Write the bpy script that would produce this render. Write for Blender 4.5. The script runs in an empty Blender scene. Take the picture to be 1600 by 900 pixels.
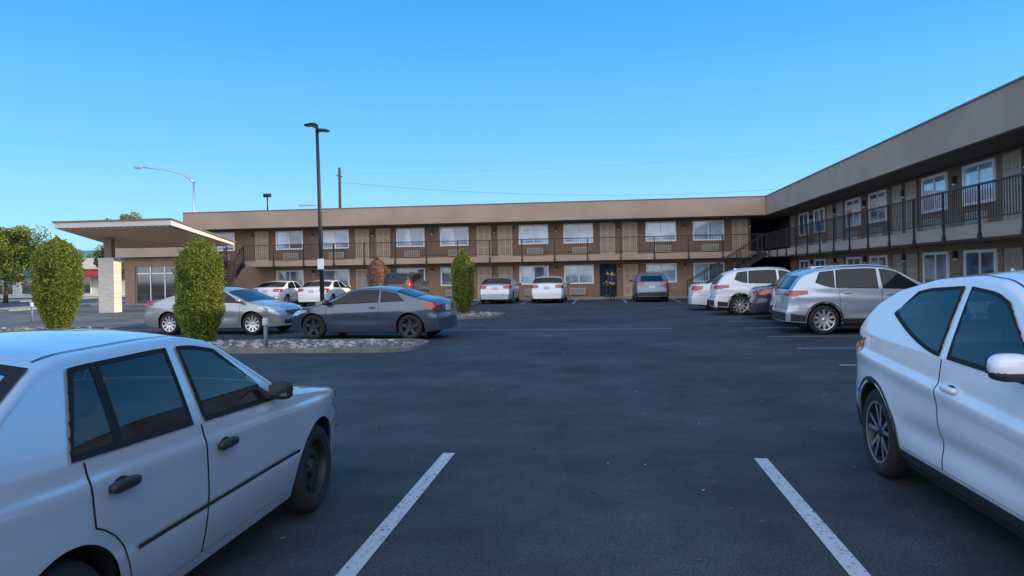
import bpy, bmesh, math, random
from mathutils import Vector, Matrix
from mathutils.bvhtree import BVHTree
random.seed(7)
R=math.radians
scene=bpy.context.scene
COL=scene.collection
F=1150.0; CH=1.62; TH=R(6.94); RO=R(1.0)
cT,sT=math.cos(TH),math.sin(TH); cR,sR=math.cos(RO),math.sin(RO)
def Wd(px,py):
    xc=(px-800)/F; yc=(427.5-py)/F
    X=xc*cR+yc*sR; Z=-xc*sR+yc*cR
    return Vector((X*cT-sT, X*sT+cT, Z))
def W(px,py,t):
    d=Wd(px,py)*t; d.z+=CH; return d
# ------------------------------------------------------------------ materials
def M(name,col,rough=.6,metal=0,spec=.5,coat=0,noise=0,nscale=3,bump=0,bscale=60,col2=None,nlo=.35,nhi=.65,bdist=.01,emit=None):
    m=bpy.data.materials.new(name); m.use_nodes=True
    nt=m.node_tree; b=nt.nodes['Principled BSDF']
    b.inputs['Base Color'].default_value=(*col,1)
    b.inputs['Roughness'].default_value=rough; b.inputs['Metallic'].default_value=metal
    b.inputs['Specular IOR Level'].default_value=spec
    b.inputs['Coat Weight'].default_value=coat; b.inputs['Coat Roughness'].default_value=.03
    tc=nt.nodes.new('ShaderNodeTexCoord')
    if noise or col2:
        n=nt.nodes.new('ShaderNodeTexNoise'); n.inputs['Scale'].default_value=nscale; n.inputs['Detail'].default_value=6
        nt.links.new(tc.outputs['Object'],n.inputs['Vector'])
        r=nt.nodes.new('ShaderNodeValToRGB')
        c2=col2 if col2 else tuple(c*(1-noise) for c in col)
        r.color_ramp.elements[0].position=nlo; r.color_ramp.elements[0].color=(*c2,1)
        r.color_ramp.elements[1].position=nhi; r.color_ramp.elements[1].color=(*col,1)
        nt.links.new(n.outputs['Fac'],r.inputs['Fac']); nt.links.new(r.outputs['Color'],b.inputs['Base Color'])
    if bump:
        n2=nt.nodes.new('ShaderNodeTexNoise'); n2.inputs['Scale'].default_value=bscale; n2.inputs['Detail'].default_value=4
        nt.links.new(tc.outputs['Object'],n2.inputs['Vector'])
        bp=nt.nodes.new('ShaderNodeBump'); bp.inputs['Strength'].default_value=bump; bp.inputs['Distance'].default_value=bdist
        nt.links.new(n2.outputs['Fac'],bp.inputs['Height']); nt.links.new(bp.outputs['Normal'],b.inputs['Normal'])
    return m
def asphalt_mat(name,base=(.040,.044,.052),k=1.0):
    m=bpy.data.materials.new(name); m.use_nodes=True; nt=m.node_tree; b=nt.nodes['Principled BSDF']
    tc=nt.nodes.new('ShaderNodeTexCoord')
    def noise(s,d,r=.6):
        n=nt.nodes.new('ShaderNodeTexNoise'); n.inputs['Scale'].default_value=s; n.inputs['Detail'].default_value=d; n.inputs['Roughness'].default_value=r
        nt.links.new(tc.outputs['Object'],n.inputs['Vector']); return n
    def ramp(src,p0,c0,p1,c1):
        r=nt.nodes.new('ShaderNodeValToRGB'); e=r.color_ramp.elements
        e[0].position=p0; e[0].color=(*c0,1); e[1].position=p1; e[1].color=(*c1,1)
        nt.links.new(src,r.inputs['Fac']); return r
    def mul(a,c):
        x=nt.nodes.new('ShaderNodeMix'); x.data_type='RGBA'; x.blend_type='MULTIPLY'; x.inputs['Factor'].default_value=1
        nt.links.new(a,x.inputs['A']); nt.links.new(c,x.inputs['B']); return x.outputs['Result']
    n1=noise(.35,8,.65); n2=noise(75,3); n3=noise(1.6,6,.7); n5=noise(22,4,.8)
    r1=ramp(n1.outputs['Fac'],.35,tuple(c*.66 for c in base),.68,tuple(c*1.55 for c in base))
    r2=ramp(n2.outputs['Fac'],.38,(.52,.52,.52),.72,(1.95,1.95,1.95))
    r3=ramp(n3.outputs['Fac'],.3,(.70,.70,.70),.7,(1.30,1.30,1.30))
    r5=ramp(n5.outputs['Fac'],.35,(.84,.84,.84),.75,(1.35,1.35,1.35))
    c=mul(mul(mul(r1.outputs['Color'],r2.outputs['Color']),r3.outputs['Color']),r5.outputs['Color'])
    v=nt.nodes.new('ShaderNodeTexVoronoi'); v.inputs['Scale'].default_value=.42; nt.links.new(tc.outputs['Object'],v.inputs['Vector'])
    r4=ramp(v.outputs['Distance'],.05,(.55,.55,.55),.22,(1,1,1)); c=mul(c,r4.outputs['Color'])
    nt.links.new(c,b.inputs['Base Color'])
    b.inputs['Roughness'].default_value=.78; b.inputs['Specular IOR Level'].default_value=.3
    bp=nt.nodes.new('ShaderNodeBump'); bp.inputs['Strength'].default_value=.7; bp.inputs['Distance'].default_value=.008
    nt.links.new(n2.outputs['Fac'],bp.inputs['Height']); nt.links.new(bp.outputs['Normal'],b.inputs['Normal'])
    return m
def brick_mat(name,c1,c2,mortar,scale,bw=.5,rh=.25):
    m=bpy.data.materials.new(name); m.use_nodes=True; nt=m.node_tree; b=nt.nodes['Principled BSDF']
    tc=nt.nodes.new('ShaderNodeTexCoord'); mp=nt.nodes.new('ShaderNodeMapping'); mp.inputs['Rotation'].default_value=(R(90),0,R(0))
    nt.links.new(tc.outputs['Object'],mp.inputs['Vector'])
    t=nt.nodes.new('ShaderNodeTexBrick'); t.inputs['Color1'].default_value=(*c1,1); t.inputs['Color2'].default_value=(*c2,1); t.inputs['Mortar'].default_value=(*mortar,1)
    t.inputs['Scale'].default_value=scale; t.inputs['Brick Width'].default_value=bw; t.inputs['Row Height'].default_value=rh; t.inputs['Mortar Size'].default_value=.012
    nt.links.new(mp.outputs['Vector'],t.inputs['Vector']); nt.links.new(t.outputs['Color'],b.inputs['Base Color']); b.inputs['Roughness'].default_value=.9
    return m
def clear_glass(name,tint,refl=1.0,ior=1.5):
    m=bpy.data.materials.new(name); m.use_nodes=True; nt=m.node_tree
    nt.nodes.remove(nt.nodes['Principled BSDF']); out=nt.nodes['Material Output']
    t=nt.nodes.new('ShaderNodeBsdfTransparent'); t.inputs['Color'].default_value=(*tint,1)
    g=nt.nodes.new('ShaderNodeBsdfGlossy'); g.inputs['Roughness'].default_value=.015; g.inputs['Color'].default_value=(1,1,1,1)
    fr=nt.nodes.new('ShaderNodeFresnel'); fr.inputs['IOR'].default_value=ior
    mt=nt.nodes.new('ShaderNodeMath'); mt.operation='MULTIPLY'; mt.use_clamp=True; mt.inputs[1].default_value=refl; nt.links.new(fr.outputs[0],mt.inputs[0])
    mx=nt.nodes.new('ShaderNodeMixShader'); nt.links.new(mt.outputs[0],mx.inputs[0]); nt.links.new(t.outputs[0],mx.inputs[1]); nt.links.new(g.outputs[0],mx.inputs[2])
    nt.links.new(mx.outputs[0],out.inputs['Surface']); return m
ASPH=asphalt_mat('asphalt',(.043,.046,.053))
ASPH2=asphalt_mat('street_asphalt',(.085,.085,.088))
DRIVE=asphalt_mat('driveway_asphalt',(.12,.118,.115))  # grey driveway, made paler so its bounce brightens the canopy underside
DIRT=M('dirt_ground',(.16,.14,.11),.95,noise=.4,nscale=.2)
CONC=M('concrete',(.34,.32,.29),.9,noise=.3,nscale=2.5,bump=.3)
KERB=M('kerb_concrete',(.20,.195,.19),.9,noise=.4,nscale=2.5,bump=.3)
PAINT=M('line_paint',(.50,.51,.52),.8,col2=(.14,.145,.15),nscale=26,nlo=.30,nhi=.46)
PAINT_OLD=M('worn_line_paint',(.38,.39,.40),.8,col2=(.08,.085,.09),nscale=20,nlo=.34,nhi=.50)
WALL=M('brown_stucco',(.245,.155,.108),.92,noise=.24,nscale=.7,bump=.5,bscale=90,bdist=.004)
WALL2=M('lower_stucco',(.32,.21,.142),.92,noise=.26,nscale=.7,bump=.5,bscale=90,bdist=.004)
FASC=M('tan_fascia',(.44,.32,.245),.9,noise=.18,nscale=.6,bump=.4,bscale=70,bdist=.004)
SOFF=M('dark_soffit',(.15,.105,.08),.9,noise=.2,nscale=1)
NAVY=M('recess_shade_navy',(.018,.025,.05),.9)  # near-black navy puts the shade of corner passage and doorway into the colour
CAPM=M('parapet_metal',(.19,.135,.11),.6)
WHITE=M('white_vinyl',(.87,.87,.87),.5,noise=.06,nscale=4)
BLACKM=M('black_metal',(.016,.016,.02),.5)
DOORM=M('beige_door',(.48,.37,.28),.6,noise=.08,nscale=2)
DOORP=M('beige_door_panel',(.37,.28,.21),.6)
ACM=M('beige_grille',(.48,.44,.38),.6,noise=.1,nscale=8)
ACD=M('grille_slot',(.10,.10,.10),.7)
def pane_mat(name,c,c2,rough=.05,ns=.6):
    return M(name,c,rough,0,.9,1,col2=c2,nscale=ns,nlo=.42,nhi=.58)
PANE=pane_mat('window_glass_painted_sky',(.42,.60,.80),(.17,.27,.40))  # blue base tones paint in the reflected sky and suggest curtains behind
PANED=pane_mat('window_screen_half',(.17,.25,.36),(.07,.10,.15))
PANE2=pane_mat('window_glass_dark',(.05,.06,.075),(.015,.018,.022))
STONE=brick_mat('stone_veneer',(.74,.70,.62),(.60,.56,.49),(.36,.33,.29),3.0,.8,.16)
CANW=M('cream_fascia',(.66,.62,.55),.7,noise=.1,nscale=1)
def plank_mat():
    m=M('plank_soffit',(.42,.31,.23),.8); nt=m.node_tree; b=nt.nodes['Principled BSDF']
    tc=nt.nodes.new('ShaderNodeTexCoord'); w=nt.nodes.new('ShaderNodeTexWave'); w.wave_type='BANDS'; w.bands_direction='X'; w.inputs['Scale'].default_value=.9
    nt.links.new(tc.outputs['Object'],w.inputs['Vector']); r=nt.nodes.new('ShaderNodeValToRGB')
    r.color_ramp.elements[0].position=.06; r.color_ramp.elements[0].color=(.30,.17,.10,1); r.color_ramp.elements[1].position=.35; r.color_ramp.elements[1].color=(.82,.55,.37,1)
    nt.links.new(w.outputs['Fac'],r.inputs['Fac']); nt.links.new(r.outputs['Color'],b.inputs['Base Color']); return m
PLANK=plank_mat()
GRAVEL=M('gravel_bed',(.22,.20,.18),.95,col2=(.08,.075,.07),nscale=30,bump=1,bscale=30,bdist=.03)
ROCKA=M('pale_rock',(.50,.47,.43),.9,noise=.3,nscale=9); ROCKB=M('brown_rock',(.32,.26,.21),.9,noise=.3,nscale=9); ROCKC=M('grey_rock',(.20,.20,.205),.9,noise=.3,nscale=9)
BARK=M('bark',(.09,.065,.045),.95,noise=.4,nscale=12,bump=.6,bscale=30)
def leafm(n,c): 
    m=M(n,c,.6,0,.3); nt=m.node_tree; b=nt.nodes['Principled BSDF']
    tr=nt.nodes.new('ShaderNodeBsdfTranslucent'); tr.inputs['Color'].default_value=(c[0]*1.1,c[1]*1.2,c[2]*.6,1)
    mx=nt.nodes.new('ShaderNodeMixShader'); mx.inputs[0].default_value=.35
    out=nt.nodes['Material Output']; nt.links.new(b.outputs[0],mx.inputs[1]); nt.links.new(tr.outputs[0],mx.inputs[2]); nt.links.new(mx.outputs[0],out.inputs['Surface'])
    return m
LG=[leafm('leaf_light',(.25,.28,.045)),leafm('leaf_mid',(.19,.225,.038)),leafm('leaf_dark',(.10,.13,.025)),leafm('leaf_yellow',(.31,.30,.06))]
LR=[leafm('leaf_rust',(.28,.13,.10)),leafm('leaf_redbrown',(.20,.09,.07)),leafm('leaf_tan',(.32,.20,.15)),leafm('leaf_darkred',(.14,.065,.05))]
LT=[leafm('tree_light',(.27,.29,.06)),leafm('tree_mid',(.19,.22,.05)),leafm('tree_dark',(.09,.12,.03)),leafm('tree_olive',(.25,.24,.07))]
TYRE=M('tyre_rubber',(.018,.018,.019),.85,bump=.3,bscale=80,bdist=.003)
PLAST=M('black_plastic',(.022,.023,.026),.55)
SEAM=M('seam_black',(.006,.006,.007),.8)
GLASS=M('car_glass',(.008,.012,.017),.04,0,.38,0)
GLASSC=clear_glass('clear_car_glass',(.58,.64,.66),1.0,1.5)
GLASST=clear_glass('tinted_car_glass',(.10,.12,.13),1.0,1.5)
GLASSL=M('car_glass_light',(.035,.045,.055),.03,0,.9,.6)
SEATM=M('seat_cloth',(.14,.14,.145),.95,noise=.2,nscale=20); DASH=M('dashboard_vinyl',(.07,.07,.075),.7)
ALLOY=M('alloy',(.60,.61,.63),.28,.8); ALLOYD=M('alloy_dark',(.04,.04,.045),.4,.5); STEEL=M('black_steel_wheel',(.03,.03,.033),.5,.3)
BRAKE=M('brake_dark',(.02,.02,.02),.8)
HEADL=M('headlight_lens',(.55,.58,.62),.08,.3,.8,1)
TAILL=M('taillight_lens',(.36,.012,.012),.12,0,.7,.8)
CHROME=M('chrome',(.6,.6,.62),.15,1)
PLATE=M('plate_white',(.62,.63,.66),.5)
def paint(name,col,metal=.0,rough=.32):
    return M(name,col,rough,metal,.5,1,noise=.06,nscale=1.3)
P_COR=paint('pale_silver_blue_paint',(.60,.67,.74),.35,.26)
P_HRV=paint('pearl_white_paint',(.84,.85,.88),.0,.3)
P_WHITE=paint('white_paint',(.82,.82,.84)); P_SILV=paint('silver_paint',(.50,.54,.59),.5); P_GREY=paint('blue_grey_paint',(.07,.10,.15),.45,.26)
P_ROG=paint('silver_blue_paint',(.44,.51,.60),.5,.28); P_CHAMP=paint('champagne_silver_paint',(.36,.39,.40),.45)
P_BLACK=paint('black_paint',(.012,.012,.014)); P_NAVY=paint('navy_paint',(.022,.03,.055),.2); P_DSIL=paint('dark_blue_grey_paint',(.15,.19,.25),.5)
# ------------------------------------------------------------------ mesh builder
class MB:
    def __init__(s): s.v=[]; s.f=[]; s.m=[]; s.sm=[]
    def add(s,vs,fs,mi=0,smooth=False):
        o=len(s.v); s.v+= [tuple(v) for v in vs]
        for f in fs: s.f.append(tuple(i+o for i in f)); s.m.append(mi); s.sm.append(smooth)
    def box(s,x0,x1,y0,y1,z0,z1,mi=0):
        s.add([(x0,y0,z0),(x1,y0,z0),(x1,y1,z0),(x0,y1,z0),(x0,y0,z1),(x1,y0,z1),(x1,y1,z1),(x0,y1,z1)],
              [(0,3,2,1),(4,5,6,7),(0,1,5,4),(1,2,6,5),(2,3,7,6),(3,0,4,7)],mi)
    def bar(s,p,q,w,h=None,mi=0,up=Vector((0,0,1))):
        p=Vector(p);q=Vector(q);h=h or w; d=(q-p).normalized()
        u=d.cross(up); 
        if u.length<1e-4: u=d.cross(Vector((1,0,0)))
        u.normalize(); v=u.cross(d)
        vs=[]
        for c in (p,q):
            for a,b in ((-1,-1),(1,-1),(1,1),(-1,1)): vs.append(c+u*w/2*a+v*h/2*b)
        s.add(vs,[(0,1,2,3),(7,6,5,4),(0,4,5,1),(1,5,6,2),(2,6,7,3),(3,7,4,0)],mi)
    def tube(s,pts,r,seg=8,mi=0,caps=True):
        pts=[Vector(p) for p in pts]; n=len(pts); rs=r if isinstance(r,(list,tuple)) else [r]*n
        vs=[]; prev=None
        for i,p in enumerate(pts):
            d=(pts[min(i+1,n-1)]-pts[max(i-1,0)]).normalized()
            a=Vector((0,0,1)) if abs(d.z)<.95 else Vector((1,0,0))
            if prev is None: u=d.cross(a).normalized()
            else: u=(prev-d*prev.dot(d)).normalized()
            prev=u; w=d.cross(u)
            for k in range(seg):
                t=2*math.pi*k/seg; vs.append(p+(u*math.cos(t)+w*math.sin(t))*rs[i])
        fs=[]
        for i in range(n-1):
            for k in range(seg):
                a=i*seg+k; b=i*seg+(k+1)%seg; fs.append((a,b,b+seg,a+seg))
        if caps: fs.append(tuple(range(seg))[::-1]); fs.append(tuple((n-1)*seg+k for k in range(seg)))
        s.add(vs,fs,mi,True)
    def lathe(s,prof,axis='z',seg=24,mi=0,c=(0,0,0)):
        vs=[]; 
        for a,r in prof:
            for k in range(seg):
                t=2*math.pi*k/seg; u,v=r*math.cos(t),r*math.sin(t)
                if axis=='z': p=(u,v,a)
                elif axis=='y': p=(u,a,v)
                else: p=(a,u,v)
                vs.append((p[0]+c[0],p[1]+c[1],p[2]+c[2]))
        fs=[]
        for i in range(len(prof)-1):
            for k in range(seg):
                a=i*seg+k;b=i*seg+(k+1)%seg; fs.append((a,b,b+seg,a+seg))
        s.add(vs,fs,mi,True)
    def ell(s,c,r,seg=14,rings=8,mi=0,p=1.0,shear=0):
        vs=[];fs=[]
        def sg(x): return math.copysign(abs(x)**p,x)
        for i in range(rings+1):
            a=-math.pi/2+math.pi*i/rings
            for k in range(seg):
                t=2*math.pi*k/seg
                zz=r[2]*sg(math.sin(a))
                vs.append((c[0]+r[0]*sg(math.cos(a))*sg(math.cos(t))+shear*zz,c[1]+r[1]*sg(math.cos(a))*sg(math.sin(t)),c[2]+zz))
        for i in range(rings):
            for k in range(seg):
                a=i*seg+k;b=i*seg+(k+1)%seg; fs.append((a,b,b+seg,a+seg))
        s.add(vs,fs,mi,True)
    def grid(s,P,mi=0,smooth=True):
        n=len(P);m=len(P[0]);idx={};vs=[]
        for i in range(n):
            for j in range(m):
                if P[i][j] is not None: idx[(i,j)]=len(vs); vs.append(P[i][j])
        fs=[]
        for i in range(n-1):
            for j in range(m-1):
                k=[(i,j),(i+1,j),(i+1,j+1),(i,j+1)]
                if all(q in idx for q in k): fs.append(tuple(idx[q] for q in k))
        s.add(vs,fs,mi,smooth)
    def build(s,name,mats,parent=None,recalc=False,sharp=None,loc=None,weld=False):
        me=bpy.data.meshes.new(name); me.from_pydata(s.v,[],s.f)
        if not isinstance(mats,(list,tuple)): mats=[mats]
        for m in mats: me.materials.append(m)
        me.polygons.foreach_set('material_index',s.m); me.polygons.foreach_set('use_smooth',s.sm)
        if recalc or weld:
            bm=bmesh.new(); bm.from_mesh(me)
            if weld: bmesh.ops.remove_doubles(bm,verts=bm.verts,dist=.0004)
            bmesh.ops.recalc_face_normals(bm,faces=bm.faces); bm.to_mesh(me); bm.free()
        if sharp: me.set_sharp_from_angle(angle=R(sharp))
        me.update(); o=bpy.data.objects.new(name,me); COL.objects.link(o)
        if parent: o.parent=parent
        if loc: o.location=loc
        return o
def tag(o,label=None,cat=None,group=None,kind=None):
    if label: o['label']=label
    if cat: o['category']=cat
    if group: o['group']=group
    if kind: o['kind']=kind
    return o
def empty(name,loc,rz=0):
    o=bpy.data.objects.new(name,None); COL.objects.link(o); o.location=loc; o.rotation_euler=(0,0,rz); o.empty_display_size=.2; return o
def struct(name,mb,m): return tag(mb.build(name,m),kind='structure')
# ------------------------------------------------------------------ setting
g=MB(); g.add([(-900,-300,-.03),(900,-300,-.03),(900,1500,-.03),(-900,1500,-.03)],[(0,1,2,3)]); struct('ground',g,DIRT)
g=MB(); g.add([(-33,-30,0),(60,-30,0),(60,60,0),(-33,60,0)],[(0,1,2,3)]); struct('parking_lot',g,ASPH)
g=MB(); g.add([(-33,22.8,.004),(-16.5,22.8,.004),(-17.5,36,.004),(-24,44.1,.004),(-33,44.1,.004)],[(0,1,2,3,4)]); struct('driveway',g,DRIVE)
g=MB(); g.add([(-47,-60,0),(-36,-60,0),(-36,200,0),(-47,200,0)],[(0,1,2,3)]); struct('road',g,ASPH2)
g=MB(); g.box(-36,-33,-60,200,-.05,.10); g.box(-51,-47,-60,200,-.05,.10); struct('pavement',g,CONC)
g=MB(); g.box(-33,9.62,44.1,46.0,-.05,.10); g.box(9.3,11.1,-12,44.1,-.05,.10); struct('walkway',g,CONC)
def line(x0,x1,y0,y1,m=PAINT_OLD,n='parking_line'):
    g=MB(); g.add([(x0,y0,.005),(x1,y0,.005),(x1,y1,.005),(x0,y1,.005)],[(0,1,2,3)]); o=g.build(n,m); tag(o,kind='structure'); return o
line(-1.455,-1.345,-2,6.55,PAINT); line(1.265,1.375,-2,6.5,PAINT)
line(-4.6,1.95,20.95,21.05)
for i in range(8): line(3.9,9.0,12.8+i*2.72-.05,12.8+i*2.72+.05)
for i in range(-6,4): line(-1.5+i*2.75-.05,-1.5+i*2.75+.05,38.4,43.6)
def island(x0,x1,y0,y1,name):
    r=(y1-y0)/2*.75; pts=[]
    def arc(cx,cy,a0,a1,rr):
        for k in range(9):
            a=R(a0+(a1-a0)*k/8); pts.append((cx+rr*math.cos(a),cy+rr*math.sin(a)))
    arc(x1-r,y1-r,0,90,r); arc(x0+r,y1-r,90,180,r); arc(x0+r,y0+r,180,270,r); arc(x1-r,y0+r,270,360,r)
    n=len(pts); cx=(x0+x1)/2; cy=(y0+y1)/2
    g=MB(); vs=[]
    inn=[]
    for k,(x,y) in enumerate(pts):
        dx=(pts[(k+1)%n][0]-pts[k-1][0]); dy=(pts[(k+1)%n][1]-pts[k-1][1]); l=math.hypot(dx,dy); nx,ny=-dy/l,dx/l
        inn.append((x+nx*.12,y+ny*.12))
    for z,ps in ((-.02,pts),(.085,pts),(.10,[(a[0]*.85+b[0]*.15,a[1]*.85+b[1]*.15) for a,b in zip(pts,inn)]),(.10,inn),(.03,inn)):
        vs+=[(x,y,z) for x,y in ps]
    fs=[]
    for l in range(4):
        for k in range(n): a=l*n+k;b=l*n+(k+1)%n; fs.append((a,b,b+n,a+n))
    g.add(vs,fs); o=g.build(name,KERB); tag(o,kind='structure')
    g=MB(); g.add([(x,y,.07) for x,y in inn],[tuple(range(n))]); struct('gravel_bed',g,GRAVEL)
    g=MB()
    for i in range(int((x1-x0)*(y1-y0)*60)):
        x=random.uniform(x0+.25,x1-.25); y=random.uniform(y0+.22,y1-.22)
        if x>x1-.8 and abs(y-cy)>(y1-y0)/2-.75: continue
        s=random.choice([.022,.027,.032,.036,.045,.055,.075]); seg=6
        vs=[];fs=[]
        for a in range(4):
            for k in range(seg):
                ph=-math.pi/2+math.pi*a/3; t=2*math.pi*k/seg+i
                q=random.uniform(.8,1.15)
                vs.append((x+s*q*1.2*math.cos(ph)*math.cos(t),y+s*q*.9*math.cos(ph)*math.sin(t),.07+s*.3+s*.5*math.sin(ph)))
        for a in range(3):
            for k in range(seg): p=a*seg+k;q=a*seg+(k+1)%seg; fs.append((p,q,q+seg,p+seg))
        g.add(vs,fs,random.choice([0,0,1,2,2]))
    o=g.build('river_rocks',[ROCKA,ROCKB,ROCKC]); return o
o=island(-13,-3.95,15.05,17.3,'kerb_island'); tag(o,'loose pale river rocks in the near parking island','rocks',kind='stuff')
o=island(-13,-3.75,26.2,29.6,'kerb_island'); tag(o,'loose pale river rocks in the far parking island under the tall lamp','rocks',kind='stuff')
o=island(-24.5,-15.8,20.2,22.6,'kerb_island'); tag(o,'loose pale river rocks around the leftmost columnar shrub','rocks',kind='stuff')
g=MB()
for i in range(190):
    y=random.uniform(3.2,16); x=random.uniform(-2.5,4.5); s=random.uniform(.008,.026); a=random.uniform(0,6.28); h=random.uniform(.004,.012)
    ca,sa=math.cos(a)*s,math.sin(a)*s
    g.add([(x+ca,y+sa,.006),(x-sa*.6,y+ca*.6,.006+h),(x-ca,y-sa,.008),(x+sa*.6,y-ca*.6,.006+h*.5)],[(0,1,2,3)],random.choice([0,0,0,0,1,1,2]))
tag(g.build('fallen_leaves',[M('dry_leaf',(.12,.10,.07),.8),M('pale_chip',(.3,.3,.28),.8),M('orange_leaf',(.35,.09,.03),.8)]),'tiny dry leaves and chips strewn over the dark asphalt','leaves',kind='stuff')
# ------------------------------------------------------------------ motel
mot=empty('motel_building',(0,46,0)); MOTY=46
tag(mot,'two storey brown L shaped motel with tan roof band and black balcony railing','motel')
def mp(mb,name,mats,parent=mot,**k):
    mb.v=[(x,y-MOTY,z) for x,y,z in mb.v]; 
    return mb.build(name,mats,parent,**k)
zD0,zD1,zS,zT=2.33,2.69,4.80,5.87
g=MB(); g.box(-26.6,9.0,46.0,55.9,.0,zD0,1); g.box(-26.6,9.0,46.0,55.9,zD0+.002,zS); mp(g,'wall',[WALL,WALL2])
g=MB(); g.box(11.1,20.9,-11.9,45.2,0,zD0,1); g.box(11.1,20.9,-11.9,45.2,zD0+.002,zS); mp(g,'wall',[WALL,WALL2])
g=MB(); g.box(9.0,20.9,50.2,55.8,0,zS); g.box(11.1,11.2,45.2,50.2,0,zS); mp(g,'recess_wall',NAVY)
def roofband(x0,x1,y0,y1,fx,fy):
    g=MB(); g.box(x0,x1,y0,y1,zS,zT)
    o=mp(g,'roof_band',FASC)
    g=MB()
    g.box(x0-.03 if fx else x0,x1,y0-.03 if fy else y0,y1,zT+.001,zT+.05)
    mp(g,'parapet_cap',CAPM)
    return o
roofband(-26.7,9.588,44.5,56,0,1); roofband(9.62,21,-12,56,1,0)
g=MB(); g.box(-26.6,9.6,44.55,45.99,zS-.03,zS-.002); g.box(9.67,11.09,-11.9,45.99,zS-.03,zS-.002); g.box(9.0,20.5,46.0,50.1,zS-.03,zS-.002); mp(g,'soffit',SOFF)
g=MB(); g.box(-22.6,9.62,44.5,45.998,zD0,zD1); mp(g,'balcony_deck',FASC)
g=MB(); g.box(9.622,11.098,-12,45.998,zD0,zD1-.001); g.box(9.0,11.098,46.0,50.1,zD0,zD1-.001); mp(g,'balcony_deck',FASC)
g=MB(); y=44.46
g.box(-22.6,9.5,y-.02,y+.03,3.66,3.71); g.box(-22.6,9.5,y-.012,y+.018,2.80,2.83)
x=-22.6
while x<9.5: g.box(x-.008,x+.008,y-.006,y+.010,2.83,3.66); x+=.125
x=-22.6
while x<9.6: g.box(x-.03,x+.03,y-.035,y+.025,2.42,3.66); g.box(x-.05,x+.05,y-.04,y+.03,2.28,2.45); x+=1.98
mp(g,'railing',BLACKM)
g=MB(); xr=9.58
g.box(xr-.03,xr+.02,-11.9,44.3,3.66,3.71); g.box(xr-.018,xr+.012,-11.9,44.3,2.80,2.83)
y=8.0
while y<44.3: g.box(xr-.010,xr+.006,y-.008,y+.008,2.83,3.66); y+=.125
y=8.2
while y<44.4: g.box(xr-.02,xr+.03,y-.022,y+.022,2.42,3.66); g.box(xr-.03,xr+.04,y-.05,y+.05,2.24,2.45); y+=1.98
mp(g,'railing',BLACKM)
def opening_far(u,v,z): return (u,46.0-v,z)
def opening_right(u,v,z): return (11.1-v,u,z)
def ubox(mb,T,u0,u1,v0,v1,z0,z1,mi=0):
    a=T(u0,v0,z0); b=T(u1,v1,z1)
    mb.box(min(a[0],b[0]),max(a[0],b[0]),min(a[1],b[1]),max(a[1],b[1]),z0,z1,mi)
def window(T,u,z0,z1,w=1.85,glass=PANE,curt=False,fl=1):
    u0,u1=u-w/2,u+w/2; f=.09
    g=MB()
    ubox(g,T,u0,u0+f,-.02,.06,z0,z1); ubox(g,T,u1-f,u1,-.02,.06,z0,z1)
    ubox(g,T,u0+f,u1-f,-.02,.06,z1-f,z1); ubox(g,T,u0+f,u1-f,-.02,.075,z0,z0+f)
    ubox(g,T,u-.03,u+.03,-.02,.045,z0+f,z1-f)
    fr=mp(g,'window',WHITE)
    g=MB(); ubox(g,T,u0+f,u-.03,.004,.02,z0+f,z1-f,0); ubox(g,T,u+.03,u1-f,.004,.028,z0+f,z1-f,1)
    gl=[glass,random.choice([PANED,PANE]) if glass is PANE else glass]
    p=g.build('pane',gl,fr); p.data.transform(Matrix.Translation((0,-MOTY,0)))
def door(T,u,z0,z1=None,w=.92,mat=DOORM):
    z1=z1 or z0+1.98; u0,u1=u-w/2,u+w/2
    g=MB(); ubox(g,T,u0,u1,.0,.04,z0,z1,0)
    for a,b in ((.14,.44),(.56,.86)):
        for c,d in ((.08,.30),(.36,.68),(.74,.93)):
            ubox(g,T,u0+a*w,u0+b*w,.04,.048,z0+c*(z1-z0),z0+d*(z1-z0),1)
    d=mp(g,'door',[mat,DOORP])
    g=MB(); ubox(g,T,u0-.06,u0-.002,.0,.055,z0,z1+.06); ubox(g,T,u1+.002,u1+.06,.0,.055,z0,z1+.06); ubox(g,T,u0-.002,u1+.002,.0,.055,z1+.002,z1+.06)
    f=g.build('door_frame',CAPM,d); f.data.transform(Matrix.Translation((0,-MOTY,0)))
    g=MB(); a=T(u0+.08,.085,z0+.95); g.ell(a,(.035,.035,.035),8,6); k=g.build('door_knob',CHROME,d); k.data.transform(Matrix.Translation((0,-MOTY,0)))
def ac(T,u,z):
    g=MB(); ubox(g,T,u-.5,u+.5,.0,.14,z,z+.4,0)
    for k in range(6): ubox(g,T,u-.46,u+.46,.141,.146,z+.05+k*.055,z+.075+k*.055,1)
    mp(g,'air_conditioner',[ACM,ACD])
def sconce(T,u,z):
    g=MB(); ubox(g,T,u-.06,u+.06,.0,.12,z,z+.24,0); ubox(g,T,u-.045,u+.045,.02,.10,z-.05,z-.001,1); mp(g,'wall_lamp',[BLACKM,WHITE])
farW=[6.5,3.65,-1.4,-4.2,-9.25,-12.1,-17.1,-20.2,-24.9]
farD=[8.36,1.77,.4,-6.0,-7.35,-13.9,-15.3,-22.1]
for u in farW:
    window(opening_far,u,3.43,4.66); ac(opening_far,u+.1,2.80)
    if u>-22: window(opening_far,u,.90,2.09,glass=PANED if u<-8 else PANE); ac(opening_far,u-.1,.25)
for u in farD:
    door(opening_far,u,zD1)
    if u!=.4 and u>-20: door(opening_far,u,.10)
g=MB(); ubox(g,opening_far,-.12,.92,.0,.03,.1,2.12); mp(g,'doorway_shade_panel',NAVY)  # flat dark panel on the wall, painted as the shade inside an opening
for u in (8.95,1.08,-6.68,-14.6,-22.75,5.05,-2.8,-10.7,-18.6): sconce(opening_far,u,4.25)
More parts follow.
